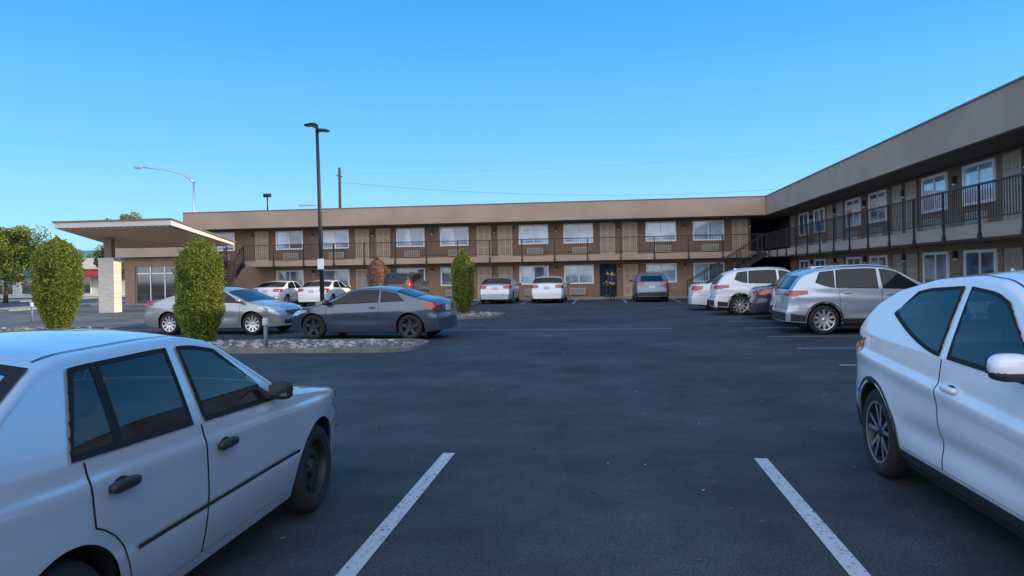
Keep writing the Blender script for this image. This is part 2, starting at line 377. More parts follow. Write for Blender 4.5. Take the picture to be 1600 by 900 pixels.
for u in (5.05,-2.8,-10.7,-18.6,1.08): sconce(opening_far,u,1.85)
rW=[42.1,39.2,34.1,31.2,26.1,23.2,18.1,15.2,10.1]
rD=[44.4,37.4,35.9,29.2,27.95,21.4,20.0,13.2,11.9]
for u in rW:
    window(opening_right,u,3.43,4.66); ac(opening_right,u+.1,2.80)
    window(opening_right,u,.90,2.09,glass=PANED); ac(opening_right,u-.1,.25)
for u in rD: door(opening_right,u,zD1); door(opening_right,u,.10)
for u in (36.65,28.6,20.7,12.6,32.65,24.65,40.6,16.6): sconce(opening_right,u,4.2)
for u in (36.65,28.6,20.7,32.65,24.65,40.6): sconce(opening_right,u,1.85)
def stairs(p_top,p_bot,width_axis,w,name='staircase'):
    pt=Vector(p_top);pb=Vector(p_bot); n=15; g=MB()
    d=(pb-pt); wv=Vector((0,w,0)) if width_axis=='y' else Vector((w,0,0))
    for k in range(1,n):
        c=pt+d*(k/n)
        a=c; b=c+wv; e=Vector((d.x/n,d.y/n,0))
        xs=sorted((a.x,b.x)) if width_axis=='x' else sorted((c.x,c.x+e.x)); ys=sorted((a.y,b.y)) if width_axis=='y' else sorted((c.y,c.y+e.y))
        g.box(xs[0],xs[1],ys[0],ys[1],c.z-.05,c.z)
    for q in (0,1):
        g.bar(pt+wv*q+Vector((0,0,-.12)),pb+wv*q+Vector((0,0,.0)),.05,.28)
    st=mp(g,name,BLACKM)
    g=MB()
    for q in (0,1):
        o=wv*q
        g.bar(pt+o+Vector((0,0,.98)),pb+o+Vector((0,0,.98)),.045); g.bar(pt+o+Vector((0,0,.2)),pb+o+Vector((0,0,.2)),.03)
        m=30
        for k in range(m+1):
            c=pt+o+d*(k/m); g.bar(c+Vector((0,0,.1)),c+Vector((0,0,.98)),.05 if k%10==0 else .016)
    r=g.build('stair_railing',BLACKM,st); r.data.transform(Matrix.Translation((0,-MOTY,0)))
stairs((9.3,43.2,2.66),(5.0,43.2,.0),'y',1.15)
stairs((-23.7,44.4,2.66),(-23.7,40.9,.0),'x',1.1)
# lobby
lob=empty('lobby_building',(-27.6,44.8,0)); tag(lob,'low brown lobby block with glass entrance behind the canopy','building')
def lp(mb,name,m,parent=lob): mb.v=[(x+27.6,y-44.8,z) for x,y,z in mb.v]; return mb.build(name,m,parent)
g=MB(); g.box(-31,-30.3,44.8,52,0,3.1); g.box(-27.3,-24.6,44.8,45.9,0,3.1); g.box(-30.3,-27.3,45.1,52,0,3.1); g.box(-30.3,-27.3,44.8,45.1,2.5,3.1); lp(g,'wall',WALL2)
g=MB(); g.box(-31.3,-26.75,44.3,52,3.102,3.7); g.box(-26.75,-24.4,44.3,44.48,3.102,3.7); lp(g,'roof_band',FASC)
g=MB(); g.box(-30.28,-27.32,44.95,44.98,.0,2.49); d=lp(g,'glass_door',PANE2)
g=MB()
for x in (-30.3,-29.3,-28.3,-27.38): g.box(x,x+.07,44.9,44.949,0,2.49)
g.box(-30.3,-27.3,44.9,44.948,2.0,2.07); lp(g,'door_frame',ALLOY,d)
# canopy
can=empty('entrance_canopy',(-22.8,35,0)); tag(can,'flat cream drive-through canopy with plank underside on stone pillars','canopy')
def cp(mb,name,m,parent=can): mb.v=[(x+22.8,y-35,z) for x,y,z in mb.v]; return mb.build(name,m,parent)
def wedge(g,x0,x1,x0b,y0,y1,zt0,zt1,th0,th1,mi=0):
    g.add([(x0,y0,zt0-th0),(x1,y0,zt0-th0),(x1-.25,y1,zt1-th1),(x0b,y1,zt1-th1),(x0,y0,zt0),(x1,y0,zt0),(x1-.25,y1,zt1),(x0b,y1,zt1)],
          [(0,3,2,1),(4,5,6,7),(0,1,5,4),(1,2,6,5),(2,3,7,6),(3,0,4,7)],mi)
g=MB(); wedge(g,-25.7,-19.8,-26.8,32,38.4,4.42,3.60,.27,.16); cp(g,'roof',CANW)
g=MB(); wedge(g,-25.78,-19.72,-26.88,31.94,38.5,4.46,3.64,.07,.07); 
g.v=[(x,y,z+.012) for x,y,z in g.v]; cp(g,'roof_trim',CAPM)
g=MB(); wedge(g,-25.5,-20.0,-26.6,32.2,38.2,4.12,3.43,.03,.03); cp(g,'soffit',PLANK)
for px_,py_ in ((-24.9,34.8),(-20.9,37.0)):
    g=MB(); g.box(px_-.42,px_+.42,py_-.3,py_+.3,0,2.72); p=cp(g,'pillar',STONE)
    g=MB(); g.box(px_-.45,px_+.45,py_-.33,py_+.33,2.721,2.78); cp(g,'pillar_cap',CANW,p)
    g=MB(); g.box(px_-.20,px_+.20,py_-.14,py_+.14,2.781,3.54 if px_>-22 else 3.80); cp(g,'post',CAPM,p)
# ------------------------------------------------------------------ foliage
def foliage(n,fn,size,mats,name,parent,core=None):
    g=MB()
    if core: 
        g.lathe(core,'z',14,2)
    for i in range(n):
        p,shade=fn()
        if p is None: continue
        nrm=Vector((random.gauss(0,1),random.gauss(0,1),random.gauss(0,1)+.4)).normalized()
        u=nrm.orthogonal().normalized(); a=random.uniform(0,6.28); v=nrm.cross(u); u,v=u*math.cos(a)+v*math.sin(a),v*math.cos(a)-u*math.sin(a)
        s=size*random.uniform(.6,1.3)
        g.add([p-u*s,p-v*s*.55,p+u*s,p+v*s*.55],[(0,1,2,3)],shade)
    return g.build(name,mats,parent)
def column_shrub(loc,h,w,n,mats,label,name='columnar_shrub',z0=.45,size=.045,pow_=2.2,low=.35,base=.4,grp=None):
    rt=empty(name,loc); tag(rt,label,'shrub',grp)
    g=MB(); 
    for k in range(4):
        a=k*1.6; g.tube([(0.03*math.cos(a),.03*math.sin(a),0),(.06*math.cos(a),.06*math.sin(a),z0+.1),(.1*w*math.cos(a),.1*w*math.sin(a),h*.7)],[.035,.028,.01],6)
    g.build('trunk',BARK,rt)
    bumps=[(random.uniform(0,6.28),random.uniform(0,1),random.uniform(-.15,.10)) for _ in range(70)]
    spr=[(random.uniform(0,6.28),random.random()**.6,random.uniform(.98,1.14)) for _ in range(60)]
    def prof(t): 
        b=base+(1-base)*min(1,t/low)**.8
        return w/2*b*(1 if t<.74 else max(.08,1-((t-.74)/.26)**pow_))
    def f():
        t=random.random(); a=random.uniform(0,6.28); z=z0+(h-z0)*t
        if random.random()<.05:
            a,t,m=random.choice(spr); q=random.random(); rr=max(prof(t),w*.1)*(m*q+.85*(1-q)); return Vector((rr*math.cos(a)+random.uniform(-.015,.015),rr*math.sin(a)+random.uniform(-.015,.015),z0+(h-z0)*t+q*.13)),random.choice([0,3,0,1])
        rr=prof(t); m=0
        for ba,bt,bs in bumps:
            da=abs((a-ba+math.pi)%(2*math.pi)-math.pi)
            if da<.5 and abs(t-bt)<.06: m+=bs*(1-da/.5)
        m=max(m,-.18)
        q=random.uniform(.74,1)
        rr*=(1+m)*q*random.uniform(.96,1.04)
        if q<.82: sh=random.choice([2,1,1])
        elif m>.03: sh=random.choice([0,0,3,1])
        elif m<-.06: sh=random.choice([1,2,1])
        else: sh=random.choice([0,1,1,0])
        return Vector((rr*math.cos(a),rr*math.sin(a),z+random.uniform(-.05,.06))),sh
    core=[(z0+(h-z0)*t,prof(t)*.70 if 0<t<1 else 0.0) for t in (0,.02,.1,.2,.35,.5,.65,.8,.9,.96,.97)]
    core[-1]=(core[-1][0],0)
    foliage(n,f,size,mats,'foliage',rt,core)
    return rt
column_shrub((-9.8,17.0,.07),2.50,1.16,20000,LG,'tall green columnar shrub beside the near rock island bollard',size=.030,low=.30,z0=.05,base=.5)
column_shrub((-17.1,21.4,.07),2.90,1.44,20000,LG,'leftmost tall green columnar shrub',size=.036,z0=.10,low=.38,base=.4)
column_shrub((-5.4,28.4,.07),2.50,.92,9000,LG,'narrow green cone shaped shrub on the far rock island',size=.034,pow_=1.4,z0=.1,low=.25)
column_shrub((-8.7,27.9,.07),2.27,.8,4200,LR,'reddish brown dry shrub behind the blue grey coupe',size=.032,z0=.2)
def tree(loc,h,cz,rx,rz,n,label,name='street_tree',size=.14,cl=18,mats=LT):
    rt=empty(name,loc); tag(rt,label,'tree')
    cs=[]
    for k in range(cl):
        while True:
            v=Vector((random.uniform(-1,1),random.uniform(-1,1),random.uniform(-1,1)))
            if .25<v.length<.95: break
        cs.append((Vector((v.x*rx,v.y*rx,cz+v.z*rz)),random.uniform(.28,.45)*min(rx,rz)))
    g=MB(); g.tube([(0,0,0),(.05,0,cz*.4),(0,.05,cz*.85),(0,0,cz)],[.18,.14,.11,.07],8)
    for c,r in cs[:9]: g.tube([(0,0,cz*.55),(c.x*.4,c.y*.4,cz*.55+(c.z-cz*.55)*.6),tuple(c)],[.08,.05,.02],6)
    g.build('trunk',BARK,rt)
    def f():
        c,r=random.choice(cs); v=Vector((random.gauss(0,1),random.gauss(0,1),random.gauss(0,1))).normalized()
        q=random.random()**.4; p=c+v*r*q*1.15
        up=v.z*q
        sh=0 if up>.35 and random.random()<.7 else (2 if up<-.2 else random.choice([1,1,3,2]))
        return p,sh
    foliage(n,f,size,mats,'crown',rt)
def gp(px,t): p=W(px,430,t); return (p.x,p.y,0)
tree(gp(8,58),6.2,4.0,3.1,2.2,14000,'broad green street tree at the left edge before the teal shops',size=.11,cl=34)
tree(gp(-35,66),7,4.6,3.2,2.6,6000,'darker green street tree cut by the left edge',cl=26)
tree(gp(205,66),5.4,3.6,2.8,1.7,7000,'bushy tree seen under the canopy behind the lobby',size=.11)
tree(gp(186,95),10.8,8.7,2.6,2.0,4200,'tall loose tree rising above the canopy roof',cl=12,size=.15)
tree(gp(118,88),5.2,3.4,2.4,1.6,3000,'small round tree between the red awning and the leftmost shrub')
tree(gp(75,120),7,5,4,2.4,3000,'distant hazy tree over the far street',size=.25)
# ------------------------------------------------------------------ background shops
def shop(px,t,w,d,h,wallc,bandc,label,awn=None,rot=0):
    p=gp(px,t); rt=empty('shop_building',p,R(20+rot)); tag(rt,label,'shop')
    wm=M('shop_wall',wallc,.85,noise=.12,nscale=.5); bm_=M('shop_band',bandc,.7)
    g=MB(); g.box(-w/2,w/2,0,d,0,h*.72); g.build('wall',wm,rt)
    g=MB(); g.box(-w/2-.15,w/2+.15,-.3,d,h*.722,h); g.build('roof_band',bm_,rt)
    n=int(w/2.6)
    for k in range(n):
        x=-w/2+(k+.5)*w/n
        g=MB(); g.box(x-.95,x+.95,-.06,-.004,.3,2.1); wn=g.build('window',WHITE,rt)
        g=MB(); g.box(x-.87,x-.03,-.075,-.061,.38,2.02); g.box(x+.03,x+.87,-.075,-.061,.38,2.02); g.build('pane',PANE2,wn)
    if awn:
        g=MB(); g.add([(-w/2,-.01,2.7),(w/2,-.01,2.7),(w/2,-1.1,2.25),(-w/2,-1.1,2.25),(w/2,-1.1,2.0),(-w/2,-1.1,2.0)],[(0,1,2,3),(3,2,4,5)]); g.build('awning',M('awning_cloth',awn,.8),rt)
shop(5,76,13,8,3.0,(.60,.61,.61),(.02,.25,.36),'low white shop with teal roof band at the far left')
shop(172,74,8,8,3.9,(.66,.64,.60),(.58,.56,.53),'white shop with dark red awning across the street',awn=(.30,.03,.03))
shop(120,110,14,8,6.2,(.45,.50,.52),(.04,.30,.36),'taller pale building with teal top behind the red awning shop')
shop(60,98,12,8,4.0,(.50,.42,.34),(.42,.33,.26),'tan low building between the teal shops')
# ------------------------------------------------------------------ lamps, poles, wires
lp0=empty('parking_lamp',(-10.75,27.4,.07)); tag(lp0,'tall black parking lot lamp with two flat heads','lamp post')
g=MB(); g.lathe([(0,.0),(0,.26),(.55,.26),(.6,.22),(.6,0)],'z',16); g.build('base',CONC,lp0)
g=MB(); g.tube([(0,0,.6),(-.04,0,4),(-.10,0,7.45)],[.085,.075,.06],10); g.build('pole',BLACKM,lp0)
g=MB(); g.tube([(-.1,0,7.3),(-.33,0,7.42)],.03,6); g.tube([(-.1,0,7.15),(.12,0,7.2)],.03,6); g.build('arm',BLACKM,lp0)
for x,z,a in ((-.36,7.46,-.1),(.16,7.22,.12)):
    g=MB(); g.ell((0,0,0),(.25,.18,.055),14,6,p=.7); h=g.build('lamp_head',BLACKM,lp0,loc=(x,0,z)); h.rotation_euler=(0,a,0)
    g=MB(); g.box(-.16,.16,-.10,.10,-.062,-.056); g.build('lens',M('lamp_lens',(.5,.5,.48),.3),h)
g=MB(); g.box(-.12,.12,-.12,-.1,1.85,2.25); g.build('sign_plate',WHITE,lp0)
p=W(303,300,62); sl=empty('street_lamp',(p.x,p.y,0)); tag(sl,'curved grey street lamp rising behind the motel roof','street lamp')
top=W(303,283,62).z; 
g=MB(); g.tube([(0,0,0),(0,0,top*.6),(0,0,top)],[.13,.11,.09],8); g.build('pole',ALLOY,sl)
q=W(218,261,62)-Vector((p.x,p.y,0)); mid=W(262,266,62)-Vector((p.x,p.y,0))
g=MB(); g.tube([(0,0,top-.1),tuple(mid*.35+Vector((0,0,top+.1))*.65+Vector((0,0,.15))),tuple(mid),tuple(q)],[.07,.06,.05,.045],8); g.build('arm',ALLOY,sl)
g=MB(); g.ell(tuple(q-Vector((.1,0,.04))),(.42,.16,.1),12,6); g.build('lamp_head',ALLOY,sl)
p=W(418,326,48); fl=empty('roof_floodlight',(p.x,p.y,5.9)); tag(fl,'small pair of floodlights on a short roof post','floodlight')
g=MB(); g.tube([(0,0,0),(0,0,1.0)],.045,6); g.build('post',BLACKM,fl)
for s in (-1,1):
    g=MB(); g.ell((s*.14,0,1.1),(.14,.12,.13),10,6,p=.7); g.build('lamp_head',ALLOYD,fl)
p=W(531,300,80); up=empty('utility_pole',(p.x,p.y,0)); tag(up,'wooden utility pole standing behind the far wing','utility pole')
zt=W(531,262,80).z
g=MB(); g.tube([(0,0,0),(0,0,zt)],[.2,.15],8); g.build('pole',BARK,up)
g=MB(); g.bar((-.12,-.5,zt-.9),(.12,.5,zt-.9),.1,.12); g.build('crossarm',BARK,up)
p2=W(492,322,60); ul=empty('street_lamp',(p2.x,p2.y,0)); tag(ul,'small grey lamp arm just above the roof beside the tall black lamp','street lamp')
g=MB(); z0=p2.z; g.tube([(.6,0,0),(.6,0,z0-.1),(.3,0,z0+.05),(-.9,0,z0+.1)],[.09,.07,.05,.04],6); g.build('pole',ALLOY,ul)
g=MB(); g.ell((-1.1,0,z0+.08),(.3,.12,.07),10,6); g.build('lamp_head',ALLOY,ul)
def wire(a,b,sag,label,r=.012):
    g=MB(); pts=[]
    for k in range(25):
        t=k/24; c=a.lerp(b,t); c.z-=sag*4*t*(1-t); pts.append(c)
    g.tube(pts,r,5); tag(g.build('power_line',BLACKM),label,'cable')
wire(W(531,285,80),W(1330,285,92),1.5,'thin sagging power line low over the far wing roof',.011)
wire(W(531,272,80),W(1480,215,92),.9,'fainter upper power line climbing to the right',.005)
BOLG=M('bollard_grey',(.16,.19,.23),.6); BOLC=M('bollard_cap_grey',(.50,.52,.54),.6)
def bollard(loc,h,label):
    rt=empty('bollard',loc); tag(rt,label,'bollard')
    g=MB(); g.tube([(0,0,0),(0,0,h*.80)],.042,12); g.build('post',BOLG,rt)
    g=MB(); g.lathe([(h*.76,.0),(h*.76,.062),(h*.78,.067),(h*.98,.067),(h,.06),(h,.0)],'z',16); g.build('cap',BOLC,rt)
bollard((-7.4,15.5,.07),.66,'short slim grey bollard on the near rock island')
bollard((-22.9,27.2,0),.8,'small grey bollard left of the leftmost shrub')
# ------------------------------------------------------------------ cars
def interp(P,x):
    if x<=P[0][0]: return P[0][1]
    for a,b in zip(P,P[1:]):
        if x<=b[0]: return a[1]+(b[1]-a[1])*(x-a[0])/(b[0]-a[0]+1e-9)
    return P[-1][1]
def clamp(x,a=0.,b=1.): return max(a,min(b,x))
def make_wheel(car,x,y,r,style,side,wd=.20):
    rimm={'steel':STEEL,'five':ALLOY,'ten':ALLOY,'dark':ALLOYD,'two':ALLOY}[style]
    h=wd/2; k=r/.31
    g=MB(); g.lathe([(-h+.02,.0),(-h+.02,.20*k),(h-.10,.19*k),(h-.10,.0)],'y',20)
    w=g.build('wheel',BRAKE,car,loc=(x,y,r)); 
    if side<0: w.rotation_euler=(0,0,math.pi)
    ri=r*.69
    g=MB(); g.lathe([(-h,ri),(-h,r*.86),(-h+.02,r*.96),(-h*.5,r*.995),(0,r),(h*.5,r*.995),(h-.02,r*.96),(h,r*.86),(h-.004,ri+.02),(h-.015,ri)],'y',40); g.build('tyre',TYRE,w)
    g=MB(); bmi=0 if style=='steel' else 2
    g.lathe([(-h+.03,ri-.02),(h-.03,ri-.022),(h-.014,ri-.012)],'y',40,mi=bmi); g.lathe([(h-.014,ri-.012),(h-.010,ri+.004),(h-.02,ri+.004)],'y',40)
    yo=h-.035
    if style=='steel':
        g.lathe([(yo-.035,ri-.015),(yo-.045,ri*.80),(yo-.01,ri*.62),(yo-.01,ri*.42),(yo-.035,ri*.36),(yo+.005,ri*.22),(yo+.005,0)],'y',32)
        for q in range(12):
            a=q*math.pi/6; g.ell((ri*.72*math.cos(a),yo-.022,ri*.72*math.sin(a)),(.016,.006,.016),8,4,mi=1)
        for q in range(4):
            a=q*math.pi/2+.4; g.ell((ri*.3*math.cos(a),yo-.01,ri*.3*math.sin(a)),(.012,.012,.012),6,4,mi=1)
    else:
        n=10 if style=='ten' else 5
        g.lathe([(yo-.02,ri*.22),(yo+.0,ri*.21),(yo+.008,.03),(yo+.008,0)],'y',20,mi=2 if style=='two' else 0)
        for q in range(n):
            a=2*math.pi*q/n+.3; ww=.5 if n==5 else .34
            offs=(-.15,.15) if style=='two' else (0,)
            for o in offs:
                wi=ri*ww*(.34 if style=='two' else 1)*.5
                a1=a+o; cb,sb=math.cos(a1),math.sin(a1)
                pi_=Vector((ri*.18*cb,yo,ri*.18*sb)); po=Vector(((ri-.012)*math.cos(a+o*1.6),yo+.012,(ri-.012)*math.sin(a+o*1.6)))
                d=(po-pi_).normalized(); t=Vector((-d.z,0,d.x))
                vs=[pi_-t*wi*.8,pi_+t*wi*.8,po+t*wi*.75,po-t*wi*.75]
                vs+= [v+Vector((0,-.03,0)) for v in vs]
                g.add(vs,[(0,1,2,3)],0); g.add(vs,[(0,4,5,1),(1,5,6,2),(3,2,6,7),(0,3,7,4)],2 if style=='two' else 0)
    g.build('rim',[rimm,SEAM,ALLOYD],w,sharp=40)
def make_car(label,cat,loc,heading,S,pm,group=None,style='ten',glass=GLASS,trim=PLAST,mirror=None,name='parked_car',near=False,rglass=None,zs=1):
    car=empty(name,loc,R(heading)); tag(car,label,cat,group)
    Wd_=S['W'];hw=Wd_/2;xr,xf=S['xr'],S['xf'];wb=S['wb'];r=S['r'];b0,b1=S['belt'];tum=S.get('tum',.42);sill=S.get('sill',.21)
    top=[(x,z if z<.7 else .7+(z-.7)*zs) for x,z in S['top']]; b0=.7+(b0-.7)*zs
    Ra=r+S.get('gap',.045); xws=(-wb/2,wb/2)
    cw,hd=S['wind']; rg=S['rear']; rglass=rglass or glass
    def ztop(x):
        s=0;ws=0
        for d,w in ((-.07,.5),(-.035,.9),(0,1),(.035,.9),(.07,.5)):
            k=clamp(min(x-xr,xf-x)/.12); s+=w*interp(top,x+d*k);ws+=w
        return s/ws
    def belt(x): return b0+b1*x
    def arch(x,R_=None):
        R_=R_ or Ra; z=-1
        for xw in xws:
            dx=x-xw
            if abs(dx)<=R_: z=max(z,r+math.sqrt(max(0,R_*R_-dx*dx)))
        return z
    def zbot(x):
        base=sill+.05*clamp((abs(x)-wb/2-.3)/.5)
        return max(base,arch(x))
    CWD=.028 if near else .045
    def yside(x,z):
        b=belt(x); zm=.60
        if z<zm: d=.075*((zm-z)/.42)**2
        elif z<b: d=.035*((z-zm)/(b-zm))**2
        else: d=.035+tum*(z-b)+.10*(z-b)**2
        uf=clamp((x-(xf-.95))/.95); ur=clamp(((xr+.85)-x)/.85)
        p=1-.10*uf**2-.13*uf**8-.06*ur**2-.10*ur**8
        fl=0
        for xw in xws: fl+=math.exp(-((x-xw)/.36)**2)*math.exp(-((z-.62)/.22)**2)*.020
        cr=S.get('crease',0); zc=S.get('creasez',.70)+S.get('creaseb',b1)*x
        dz=z-zc
        fl+=cr*(math.exp(-(dz/CWD)**2) if dz>0 else math.exp(-(dz/(CWD*2.6))**2))
        sc=S.get('scoop',0); fl-=sc*math.exp(-((z-.50)/.09)**2)*math.exp(-(x/.85)**4)
        return hw*p-d+fl
    def deform(x,y,z):
        sf=clamp((x-(xf-.55))/.55)**2; sr=clamp(((xr+.5)-x)/.5)**2; q=(1-min(1,(y/hw)**2))
        bz=clamp((.68-z)/.12)
        return (x+sf*(.15*q+.045*bz)-sr*(.09*q+.05*bz),y,z)
    def topw(x,y_in): 
        return yside(x,ztop(x)-.09)-y_in
    st=set(); n=int((xf-xr)/(.026 if near else .075))
    for i in range(n+1): st.add(round(xr+(xf-xr)*i/n,4))
    for e in (.004,.012,.025,.045,.075): st.add(round(xr+e,4)); st.add(round(xf-e,4))
    for x,_ in top: 
        if xr<=x<=xf: st.add(round(x,4))
    for xw in xws:
        for k in range(23 if near else 15): st.add(round(xw-Ra*math.cos(math.pi*k/(22 if near else 14)),4))
        st.add(round(xw-Ra-.003,4)); st.add(round(xw+Ra+.003,4))
    xs=[]
    for x in sorted(st):
        if not xs or x-xs[-1]>.0025: xs.append(x)
    xs[-1]=xf
    ns,na,nt=(70,5,24) if near else (20,4,6)
    rings=[]
    for x in xs:
        zb=zbot(x); zt=ztop(x)
        c=.03+.02*clamp((zt-.9)/.4); rr=S.get('rr',.055) if zt>belt(x)+.12 else S.get('rr2',.065)
        ze=max(zt-c,zb+.12); rr=min(rr,(ze-zb)*.4)
        ye=yside(x,ze-rr); half=[]
        for i in range(ns+1): z=zb+(ze-rr-zb)*i/ns; half.append((yside(x,z),z))
        for i in range(1,na+1): a=math.pi/2*i/na; half.append((ye-rr+rr*math.cos(a),ze-rr+rr*math.sin(a)))
        y0=ye-rr
        for i in range(1,nt+1): y=y0*(1-i/nt); half.append((y,ze+c*(1-(y/y0)**2)))
        ring=[deform(x,y,z) for y,z in half]+[deform(x,-y,z) for y,z in half[-2::-1]]
        rings.append(ring)
    g=MB(); g.grid(rings)
    def cap(k,x):
        ring=rings[k]; N=len(ring); rows=[]; nc=24 if near else 8
        for j in range(N//2+1):
            a,b=ring[j],ring[N-1-j]; row=[]
            for i in range(nc+1):
                t=i/nc; y=a[1]+(b[1]-a[1])*t; z=a[2]
                row.append(deform(x,y,z))
            rows.append(row)
        g.grid(rows)
    cap(0,xr); cap(-1,xf)
    body=g.build('body',pm,car,recalc=True,weld=True,sharp=48)
    me=body.data; bvh=BVHTree.FromPolygons([v.co.copy() for v in me.vertices],[tuple(p.vertices) for p in me.polygons])
    def samp(P,t):
        if len(P)==2: return (P[0][0]+(P[1][0]-P[0][0])*t,P[0][1]+(P[1][1]-P[0][1])*t)
        k=t*(len(P)-1); i=min(int(k),len(P)-2); k-=i
        return (P[i][0]+(P[i+1][0]-P[i][0])*k,P[i][1]+(P[i+1][1]-P[i][1])*k)
    def cast(mode,sg,p,off):
        if mode=='side': o=Vector((p[0],sg*3,p[1]));d=Vector((0,-sg,0))
        elif mode=='end': o=Vector((sg*6,p[0],p[1]));d=Vector((-sg,0,0))
        else: o=Vector((p[0],p[1],4));d=Vector((0,0,-1))
        h,nn,_,_=bvh.ray_cast(o,d)
        if h is None: return None
        if nn.dot(d)>0: nn=-nn
        return h+nn*off
    def patch(mb,P,Q,nu,nv,mode,sg,off,mi=0):
        rows=[]
        for i in range(nu+1):
            a=samp(P,i/nu);b=samp(Q,i/nu)
            row=[]
            for j in range(nv+1):
                t=j/nv; c=cast(mode,sg,(a[0]+(b[0]-a[0])*t,a[1]+(b[1]-a[1])*t),off)
                if c is not None and mode=='side' and c.y*sg<.2: c=None
                row.append(c)
            rows.append(row)
        mb.grid(rows,mi)
    def rl(x): return ztop(x)-.105-S.get('rdrop',0)
    def mkwin(wi,e,nu=14):
        xb0,xb1,xt0,xt1,di=S['wins'][wi]; lift=S.get('lift',{}).get(wi,0)
        B=[];T=[]
        for k in range(nu+1):
            t=k/nu; xb=xb0-e+(xb1-xb0+2*e)*t; xt=xt0-e+(xt1-xt0+2*e)*t
            B.append((xb,belt(xb)+.018-e+lift*(1-t)**1.6)); T.append((xt,rl(xt)+e*.8))
        return B,T
    def loop(B,T,m=8):
        L=list(B); a,b=B[-1],T[-1]; L+=[(a[0]+(b[0]-a[0])*i/m,a[1]+(b[1]-a[1])*i/m) for i in range(1,m)]
        L+=T[::-1]; a,b=T[0],B[0]; L+=[(a[0]+(b[0]-a[0])*i/m,a[1]+(b[1]-a[1])*i/m) for i in range(1,m)]
        return L+[B[0]]
    def topgrid_pts(xa,xb,e,nx=12,ny=14):
        sgn=1 if xa>xb else -1
        x0=xa+e*sgn; x1=xb-e*sgn; rows=[]
        for i in range(nx+1):
            x=x0+(x1-x0)*i/nx; yw=topw(x,.055-e); rows.append([(x,yw*(1-2*j/ny)) for j in range(ny+1)])
        return rows
    def toploop(xa,xb,e):
        Rw=topgrid_pts(xa,xb,e); return Rw[0]+[r_[-1] for r_ in Rw[1:]]+Rw[-1][::-1][1:]+[r_[0] for r_ in Rw[::-1][1:]]
    tops=[(cw-.04,hd+.05,'windscreen')]
    if rg[0]=='top': tops.append((rg[1]+.03,rg[2]-.03,'rear_window'))
    def inpoly(p,P):
        c=False; j=len(P)-1
        for i in range(len(P)):
            if (P[i][1]>p[1])!=(P[j][1]>p[1]) and p[0]<(P[j][0]-P[i][0])*(p[1]-P[i][1])/(P[j][1]-P[i][1]+1e-12)+P[i][0]: c=not c
            j=i
        return c
    if near:
        polys=[loop(*mkwin(i,.000)) for i in range(len(S['wins']))]
        tp=[toploop(a,b,-.012) for a,b,_ in tops]
        bm=bmesh.new(); bm.from_mesh(me); dele=[]
        for f in bm.faces:
            c=f.calc_center_median()
            if c.z<.85: continue
            if abs(c.y)>.35 and abs(f.normal.y)>.6 and any(inpoly((c.x,c.z),P) for P in polys): dele.append(f)
            elif f.normal.z>.25 and any(inpoly((c.x,c.y),P) for P in tp): dele.append(f)
            elif rg[0]=='end' and f.normal.x<-.4 and rg[1]+.02<c.z<rg[2]-.02 and abs(c.y)<rg[4]-.01 and c.x<-1: dele.append(f)
        bmesh.ops.delete(bm,geom=dele,context='FACES'); bm.to_mesh(me); bm.free()
        me.set_sharp_from_angle(angle=R(48))
        zr=ztop(-.3)
        for (sx0,ys) in ((S['seat'],(-.36,.36)),):
            for y in ys:
                g=MB(); g.ell((sx0,y,.55+.24),(.085,.23,.30),14,8,p=.55,shear=-.28); g.ell((sx0+.28,y,.52),(.26,.24,.10),14,6,p=.55); g.ell((sx0-.14,y,zr-.30),(.05,.13,.085),12,6,p=.6,shear=-.2)
                g.tube([(sx0-.10,y-.05,zr-.5),(sx0-.13,y-.05,zr-.33)],.008,5); g.tube([(sx0-.10,y+.05,zr-.5),(sx0-.13,y+.05,zr-.33)],.008,5)
                g.build('seat',SEATM,car)
        g=MB(); g.ell((sx0-.86,0,.55+.2),(.10,.60,.30),18,8,p=.5,shear=-.35); g.ell((sx0-.6,0,.52),(.26,.6,.1),14,6,p=.5)
        for y in (-.32,.32): g.ell((sx0-1.0,y,zr-.36),(.05,.12,.07),12,6,p=.6)
        g.build('rear_seat',SEATM,car)
        g=MB(); g.ell((cw-.30,0,belt(cw)-.10),(.25,hw-.2,.11),18,8,p=.6); g.box(xr+.35,xf-.5,-(hw-.2),hw-.2,.40,.46)
        if rg[0]=='top': g.box(xr+.5,rg[2]-.15,-(hw-.24),hw-.24,.86,.88)
        g.build('dashboard',DASH,car)
        g=MB(); cx,cz=cw-.62,belt(0)-.02
        g.tube([(cx+.07*math.sin(2*math.pi*k/20)*-1,.36+.18*math.cos(2*math.pi*k/20),cz+.17*math.sin(2*math.pi*k/20)) for k in range(21)],.013,6); g.bar((cx,.19,cz),(cx,.53,cz),.02,.05); g.build('steering_wheel',PLAST,car)
    g=MB(); g.box(xr+.25,xf-.3,-(hw-.30),hw-.30,.17,.40 if near else .62)
    for xw in xws:
        for s in (-1,1):
            rows=[]
            for k in range(13):
                a=math.pi*k/12; x=xw-Ra*math.cos(a)*.999; z=r+Ra*math.sin(a)*.999
                rows.append([(x,s*(yside(x,z)-.012),z),(x,s*(hw-.31),z)])
            g.grid(rows)
            if near:
                g.add([(xw,s*(hw-.31),r)]+[(xw-Ra*math.cos(math.pi*k/12),s*(hw-.31),r+Ra*math.sin(math.pi*k/12)) for k in range(13)],[(0,k,k+1) for k in range(1,13)])
    for s in (-1,1): g.box(-wb/2+Ra,wb/2-Ra,*sorted((s*(hw-.29),s*(hw-.10))),.175,.28)
    g.build('underbody',SEAM,car)
